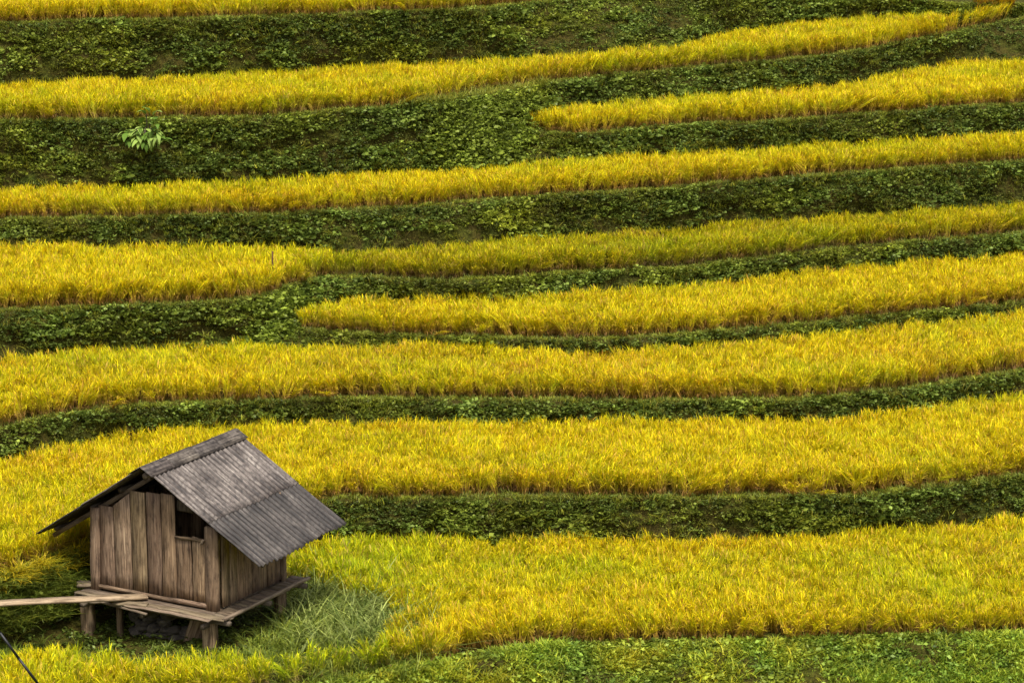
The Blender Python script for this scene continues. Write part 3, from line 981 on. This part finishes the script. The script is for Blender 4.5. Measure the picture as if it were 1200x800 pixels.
def sheet(x0, x1, y0, y1, lift, rag, sgn, zfun):
    """corrugated sheet from x0 (up) to x1 (down), waves run down the slope"""
    ny = int((y1 - y0) / PITCHW * 8)
    ys = np.linspace(y0, y1, ny + 1)
    ns = 10
    V, U = [], []
    wave = np.sin((ys - y0) / PITCHW * 2 * math.pi)
    ragged = np.repeat(np.random.default_rng(int(abs(x1 * 77))).uniform(-1, 1, 6), ny // 6 + 1)[:ny + 1] * rag
    for lay in (0, 1):
        for i in range(ns + 1):
            t = i / ns
            xx = x0 + (x1 + sgn * ragged - x0) * t
            zz = np.array([zfun(float(a)) for a in xx]) + lift * (1 - .25 * t) + wave * .021 + (fbm(np.abs(xx) * 1.2 + 3, ys * 1.1, 51) - .5) * .035 - lay * .012
            V.append(np.stack([xx, ys, zz], -1))
            U.append(np.stack([np.abs(xx) * 1.15, ys + (x0 * 7.3)], -1))
    V, U = np.concatenate(V), np.concatenate(U)
    m = ny + 1
    Q = []
    o2 = (ns + 1) * m
    for i in range(ns):
        for j in range(ny):
            a = i * m + j
            Q.append((a, a + m, a + m + 1, a + 1))
            Q.append((o2 + a, o2 + a + 1, o2 + a + m + 1, o2 + a + m))
    for j in range(ny):
        a = j; Q.append((a, a + 1, o2 + a + 1, o2 + a))
        a = ns * m + j; Q.append((a + 1, a, o2 + a, o2 + a + 1))
    for i in range(ns):
        a = i * m; Q.append((a + m, a, o2 + a, o2 + a + m))
        a = i * m + ny; Q.append((a, a + m, o2 + a + m, o2 + a))
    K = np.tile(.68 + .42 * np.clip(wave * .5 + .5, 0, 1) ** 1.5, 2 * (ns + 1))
    return V, np.array(Q), U, K


def sheet_obj(name, data, mat, parent, label=None):
    V, Q, U, K = data
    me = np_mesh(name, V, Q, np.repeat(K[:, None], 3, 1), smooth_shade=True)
    ul = me.uv_layers.new(name='grain')
    ul.data.foreach_set('uv', U[Q.ravel()].astype(np.float32).ravel())
    o = link(name, me, mat, parent)
    if label:
        o['label'] = label
    return o


roof = bpy.data.objects.new('roof', None)
COL.objects.link(roof)
roof.parent = hut
yf, yb = -.323, HD + .683
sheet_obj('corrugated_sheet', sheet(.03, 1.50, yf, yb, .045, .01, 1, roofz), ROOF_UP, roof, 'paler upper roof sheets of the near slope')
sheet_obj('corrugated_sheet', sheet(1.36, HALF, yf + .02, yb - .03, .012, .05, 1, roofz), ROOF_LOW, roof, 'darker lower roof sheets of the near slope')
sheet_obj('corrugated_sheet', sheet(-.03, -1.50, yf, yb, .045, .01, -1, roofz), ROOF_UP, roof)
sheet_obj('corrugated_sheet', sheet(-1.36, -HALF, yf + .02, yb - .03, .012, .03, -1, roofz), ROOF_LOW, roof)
# ridge cap of four lapped pieces
w = Wood()
ycut = np.linspace(yf - .03, yb + .02, 5)
for i in range(4):
    up = .075 + .012 * (i % 2)
    for s in (-1, 1):
        xm = s * .145
        w.board((xm * 1.0, ycut[i] - .05, roofz(xm) + up), (xm * 1.0, ycut[i + 1], roofz(xm) + up + .006), (1, 0, (roofz(s * .3) - roofz(s * .01)) / (s * .29)), .31, .012, tone=random.uniform(.85, 1.1), wob=.004)
w.build('ridge_cap', roof_mat('ridge cap cement', .48), roof)

# platform: deck boards, ledge with edge poles, joists
w = Wood()
for i in range(9):
    y = -.12 + i * .28
    w.board((xl - .12, y, -.035), (xr - .02, y, -.035), (0, 1, 0), .27, .03, seg=8)
w.board((xl - .15, -.34, -.03), (xr + .36, -.36, -.03), (0, 1, 0), .16, .035, tone=1.15, seg=10, wob=.02)
w.board((xl + .9, -.52, -.035), (xr + .1, -.50, -.04), (0, 1, 0), .13, .03, tone=1.25, seg=10, wob=.025)
w.build('deck', DECK, hut)
w = Wood()
ly = -.28
while ly < HD + .25:
    bw = random.uniform(.14, .27)
    w.board((xr - .02, ly + bw / 2, -.02), (xr + .36 + random.uniform(-.02, .04), ly + bw / 2, -.03 + random.uniform(-.015, .015)), (0, 1, 0), bw * .93, .03, wob=.01)
    ly += bw
w.build('side_ledge', DECK, hut)
Wood().pole((xr + .36, -.42, -.01), (xr + .37, HD + .36, 0.0), .04, tone=1.15).build('edge_pole', DECK, hut, True)
for y in (-.3, HD * .5, HD + .18):
    Wood().pole((xl - .2, y, -.12), (xr + .42, y, -.12), .055).build('joist', OLDWOOD, hut, True)
for x in (xl + .1, 0, xr - .1):
    Wood().board((x, -.5, -.21), (x, HD + .3, -.21), (1, 0, 0), .09, .09).build('floor_beam', OLDWOOD, hut)
for x, y, wd in ((xl + .03, -.22, .24), (xr - .10, -.22, .25), (xr - .02, HD - .1, .20), (xl + .05, HD - .1, .2)):
    Wood().board((x, y, -1.35), (x, y, -.13), (1, .15, 0), wd, .17, tone=1.0, wob=.012).build('stilt', WOOD, hut)
Wood().board((xl + .72, -.1, -1.25), (xl + .72, -.1, -.18), (1, 0, 0), .10, .09, tone=.8).build('prop', WOOD, hut)

hm = Matrix.Translation((HX, HY, HZ)) @ Matrix.Rotation(HYAW, 4, 'Z')


def hw_(x, y, z):
    return tuple(hm @ Vector((x, y, z)))


def loose(name, wobj, mat, label, cat, group=None, sm=False):
    o = wobj.build(name, mat, None, sm)
    V0 = np.empty(len(o.data.vertices) * 3, np.float32)
    o.data.vertices.foreach_get('co', V0)
    V0 = V0.reshape(-1, 3)
    c = V0.mean(0); c[2] = V0[:, 2].min()
    o.data.vertices.foreach_set('co', (V0 - c).ravel()); o.data.update()
    o.location = c
    o['label'] = label; o['category'] = cat
    if group:
        o['group'] = group
    return o


# gangplank that lies on the deck and runs off to the left
zt = HZ + .02
pa = on_plane(172, 698, zt + .03); pb = on_plane(-150, 714, zt + .33)
pl = Wood().board((float(pa[0]), float(pa[1]), zt + .025), (float(pb[0]), float(pb[1]), zt + .33), (0, 1, 0), .26, .05, tone=1.1, seg=16, wob=.018)
loose('plank', pl, PALEWOOD, 'long pale plank running from the hut deck out past the left edge', 'plank')
# odds and ends on and under the deck
loose('wood_offcut', Wood().board(hw_(xl - .28, -.12, .02), hw_(xl + .02, .02, .05), (0, 1, .2), .11, .06, tone=1.1), DECK,
      'short pale wood offcut lying at the left end of the deck', 'offcut')
for nm_, a_, b_, lb_ in (('wood_offcut', (xl + .28, -.50, -.10), (xl + .72, -.44, -.06), 'pale stubby wood offcut tucked under the long plank'),
                         ('wood_offcut', (xl + .95, -.56, -.02), (xl + 1.62, -.42, .0), 'splintered board scrap lying on the front edge of the deck')):
    loose(nm_, Wood().board(hw_(*a_), hw_(*b_), (0, 1, .15), .12, .05, tone=1.2, wob=.02), DECK, lb_, 'offcut')
loose('wooden_block', Wood().board(hw_(xl - .42, .1, .0), hw_(xl + .02, .14, .0), (0, 1, 0), .16, .09, tone=.9), OLDWOOD,
      'dark wooden block behind the plank at the deck corner', 'block')
loose('slanted_board', Wood().board(hw_(xr - .86, .18, -1.05), hw_(xr - .48, .10, -.16), (1, 0, .35), .42, .05, tone=.95), WOOD,
      'wide weathered board leaning under the deck beside the front post', 'board')
loose('bamboo_pole', Wood().pole(hw_(xl + .2, -.46, -.06), hw_(xl + 1.75, -.62, -.10), .028, tone=1.0), DECK,
      'thin pole tucked under the front edge of the deck', 'pole', sm=True)


def rock(name, loc, size, mat, label, group, seed):
    rr = np.random.default_rng(seed)
    bm = bmesh.new()
    bmesh.ops.create_icosphere(bm, subdivisions=2, radius=1)
    ph = rr.uniform(0, 9, 6)
    for v in bm.verts:
        k = 1 + .18 * math.sin(v.co.x * 2.7 + ph[0]) + .15 * math.sin(v.co.y * 3.1 + ph[1]) + .12 * math.sin(v.co.z * 4 + ph[2])
        v.co = Vector((v.co.x * size[0] * k, v.co.y * size[1] * k, v.co.z * size[2] * k))
    me = bpy.data.meshes.new(name); bm.to_mesh(me); bm.free()
    o = link(name, me, mat, label=label, category='stone', group=group)
    o.location = loc
    o.rotation_euler = (0, 0, rr.uniform(0, 6))
    return o


def stone_mat():
    m, nt = new_mat('field stone')
    N, L = nt.nodes.new, nt.links.new
    g = N('ShaderNodeNewGeometry')
    n1 = N('ShaderNodeTexNoise'); n1.inputs['Scale'].default_value = 9; n1.inputs['Detail'].default_value = 7
    L(g.outputs['Position'], n1.inputs['Vector'])
    c = ramp(nt, n1.outputs[0], [(.3, (.03, .024, .018)), (.55, (.075, .06, .045)), (.75, (.13, .11, .085))])
    p = N('ShaderNodeBsdfPrincipled'); p.inputs['Roughness'].default_value = .9
    L(c, p.inputs['Base Color'])
    bp = N('ShaderNodeBump'); bp.inputs['Strength'].default_value = .5; bp.inputs['Distance'].default_value = .02
    L(n1.outputs[0], bp.inputs['Height']); L(bp.outputs[0], p.inputs['Normal'])
    o = N('ShaderNodeOutputMaterial'); L(p.outputs[0], o.inputs[0])
    return m


STONE = stone_mat()
k = 0
for lay in range(4):
    for i in range(4 - lay // 2):
        k += 1
        sx = xl + .98 + i * .33 + (lay % 2) * .14 + random.uniform(-.03, .03)
        rock('stone', hw_(sx, .12 + random.uniform(-.06, .06), -.78 + lay * .155), (.19, .17, .10), STONE,
             'flat dark stone in the dry stack under the deck', 'stones stacked under the hut', k)
# ------------------------------------------------------------------ stake in the rice
zd = float(np.interp(317, PX, ZP['D']))
sx, sy = on_plane(317, 343, zd)
loose('wooden_stake', Wood().pole((float(sx), float(sy) + .55, zd - .1), (float(sx) + .02, float(sy) + .57, zd + .92), .022, tone=.8), STAKEWOOD,
      'thin upright brown stake standing in the golden rice at left', 'stake', sm=True)

# ------------------------------------------------------------------ broadleaf plant on the tall bank
zb = float(np.interp(165, PX, ZP['B']))
bx, by = on_plane(176, 160, zb - .45)
bx, by = float(bx), float(np.interp(bx, XS, CREST['B'])) - .40
bz = zb - .62
by -= .30
bz += .42
by -= .05
plant = bpy.data.objects.new('broadleaf_plant', None)
COL.objects.link(plant)
plant.location = (bx, by, bz)
plant.scale = (1.25, 1.25, 1.25)
plant['label'] = 'pale broad leaved plant sprouting from the tall upper left bank'
plant['category'] = 'plant'
rp = np.random.default_rng(8)
lv, st = [], Wood()
tips = []
for i in range(12):
    e = rp.normal(0, 1, 3); e /= np.linalg.norm(e)
    tip = np.array([e[0] * .50, -abs(e[1]) * .35, .12 + e[2] * .42]) * rp.uniform(.6, 1.0)
    root = np.array([0, .22, -.1])
    mid = (root + tip) / 2 + np.array([0, -.08, .14])
    st.pole(root, mid, .012, seg=2, sides=6).pole(mid, tip, .008, seg=2, sides=6)
    tips += [(mid, e), (tip, e), (tip, e)]
for i in range(95):
    base, e = tips[rp.integers(0, len(tips))]
    base = base + rp.normal(0, .07, 3)
    a2 = math.atan2(-abs(e[1]) - .25, e[0]) + rp.normal(0, .9)
    ll = rp.uniform(.15, .33)
    e0 = rp.uniform(.1, 1.2) if base[2] > .1 else rp.uniform(-.5, .6)
    p = arc(base, a2, e0, e0 - rp.uniform(.5, 1.6), ll, 6)
    wv = ll * .20 * np.array([.12, .75, 1, .85, .5, .05])
    c = (cv([.11, .19, .025]) if rp.random() < .45 else cv([.30, .41, .085])) * rp.uniform(.75, 1.3)
    lv.append(strip(p, wv, np.array([-math.sin(a2), math.cos(a2), 0]), np.repeat(c[None], 6, 0)))
for j in range(4):   # long drooping leaves
    a2 = rp.uniform(1.25 * math.pi, 1.75 * math.pi)
    p = arc(np.array([rp.uniform(-.05, .3), -.22, rp.uniform(-.15, .05)]), a2, .1, -1.5, rp.uniform(.3, .45), 6)
    c = cv([.26, .36, .08]) * rp.uniform(.8, 1.3)
    lv.append(strip(p, .045 * np.array([.12, .75, 1, .85, .5, .05]), np.array([-math.sin(a2), math.cos(a2), 0]), np.repeat(c[None], 6, 0)))
st.build('stem', OLDWOOD, plant, True)
Vv, Qq, Cc = join(lv)
link('foliage', np_mesh('foliage', Vv, Qq, Cc), RICE, plant)

# ------------------------------------------------------------------ black cable, lower left corner
pts = []
for px_, py_, zz in ((-330, 250, 6.0), (-120, 590, 2.2), (0, 741, .72), (22, 771, .42), (44, 800, .10), (90, 856, -.6)):
    u_, v_ = (px_ - 600) / F, (py_ - 400) / F
    Yd = 47.0
    t_ = Yd / (CP - v_ * SP)
    pts.append((u_ * t_, Yd, HC + (-SP - v_ * CP) * t_))
pts.append((pts[-1][0] + 1.3, 46.5, -2.9))
cb = Wood()
for p_, q_ in zip(pts[:-1], pts[1:]):
    cb.pole(p_, q_, .024, tone=1, seg=1, sides=8, wob=0)
mb, nt = new_mat('black rubber')
p_ = nt.nodes.new('ShaderNodeBsdfPrincipled')
p_.inputs['Base Color'].default_value = (.012, .012, .013, 1); p_.inputs['Roughness'].default_value = .5
o_ = nt.nodes.new('ShaderNodeOutputMaterial'); nt.links.new(p_.outputs[0], o_.inputs[0])
loose('cable', cb, mb, 'black cable slanting across the bottom left corner', 'cable', sm=True)

# ------------------------------------------------------------------ light
SUN_EL, SUN_AZ = math.radians(66), math.radians(168)   # azimuth measured from +Y towards +X
w_ = bpy.data.worlds.new('World')
scene.world = w_
w_.use_nodes = True
nt = w_.node_tree
nt.nodes.clear()
sky = nt.nodes.new('ShaderNodeTexSky')
sky.sky_type = 'NISHITA'; sky.sun_disc = False
sky.sun_elevation = SUN_EL; sky.sun_rotation = SUN_AZ
sky.air_density = 1.0; sky.dust_density = 4.0; sky.ozone_density = 1.0
hsv = nt.nodes.new('ShaderNodeHueSaturation'); hsv.inputs['Saturation'].default_value = .35
bg = nt.nodes.new('ShaderNodeBackground'); bg.inputs['Strength'].default_value = .075
ow = nt.nodes.new('ShaderNodeOutputWorld')
nt.links.new(sky.outputs[0], hsv.inputs['Color']); nt.links.new(hsv.outputs[0], bg.inputs['Color']); nt.links.new(bg.outputs[0], ow.inputs['Surface'])
sl = bpy.data.lights.new('sun', 'SUN')
sl.energy = 1.5; sl.angle = math.radians(10); sl.color = (1, .95, .86)
so = bpy.data.objects.new('sun', sl)
COL.objects.link(so)
sd = Vector((math.sin(SUN_AZ) * math.cos(SUN_EL), math.cos(SUN_AZ) * math.cos(SUN_EL), math.sin(SUN_EL)))
so.rotation_euler = sd.to_track_quat('Z', 'Y').to_euler()

# ------------------------------------------------------------------ camera
cd = bpy.data.cameras.new('camera')
cd.sensor_width = 36; cd.lens = F / 1200 * 36
cd.clip_start = .5; cd.clip_end = 600
cam = bpy.data.objects.new('camera', cd)
COL.objects.link(cam)
cam.location = (0, 0, HC)
cam.rotation_euler = (math.pi / 2 - PITCH, 0, 0)
scene.camera = cam
vs = scene.view_settings
vs.view_transform = 'Standard'
vs.look = 'None'
vs.gamma = 1
vs.exposure = 1.38
scene.cycles.max_bounces = 8
scene.cycles.diffuse_bounces = 4
scene.cycles.transparent_max_bounces = 4
scene.render.resolution_x, scene.render.resolution_y = 1024, 682
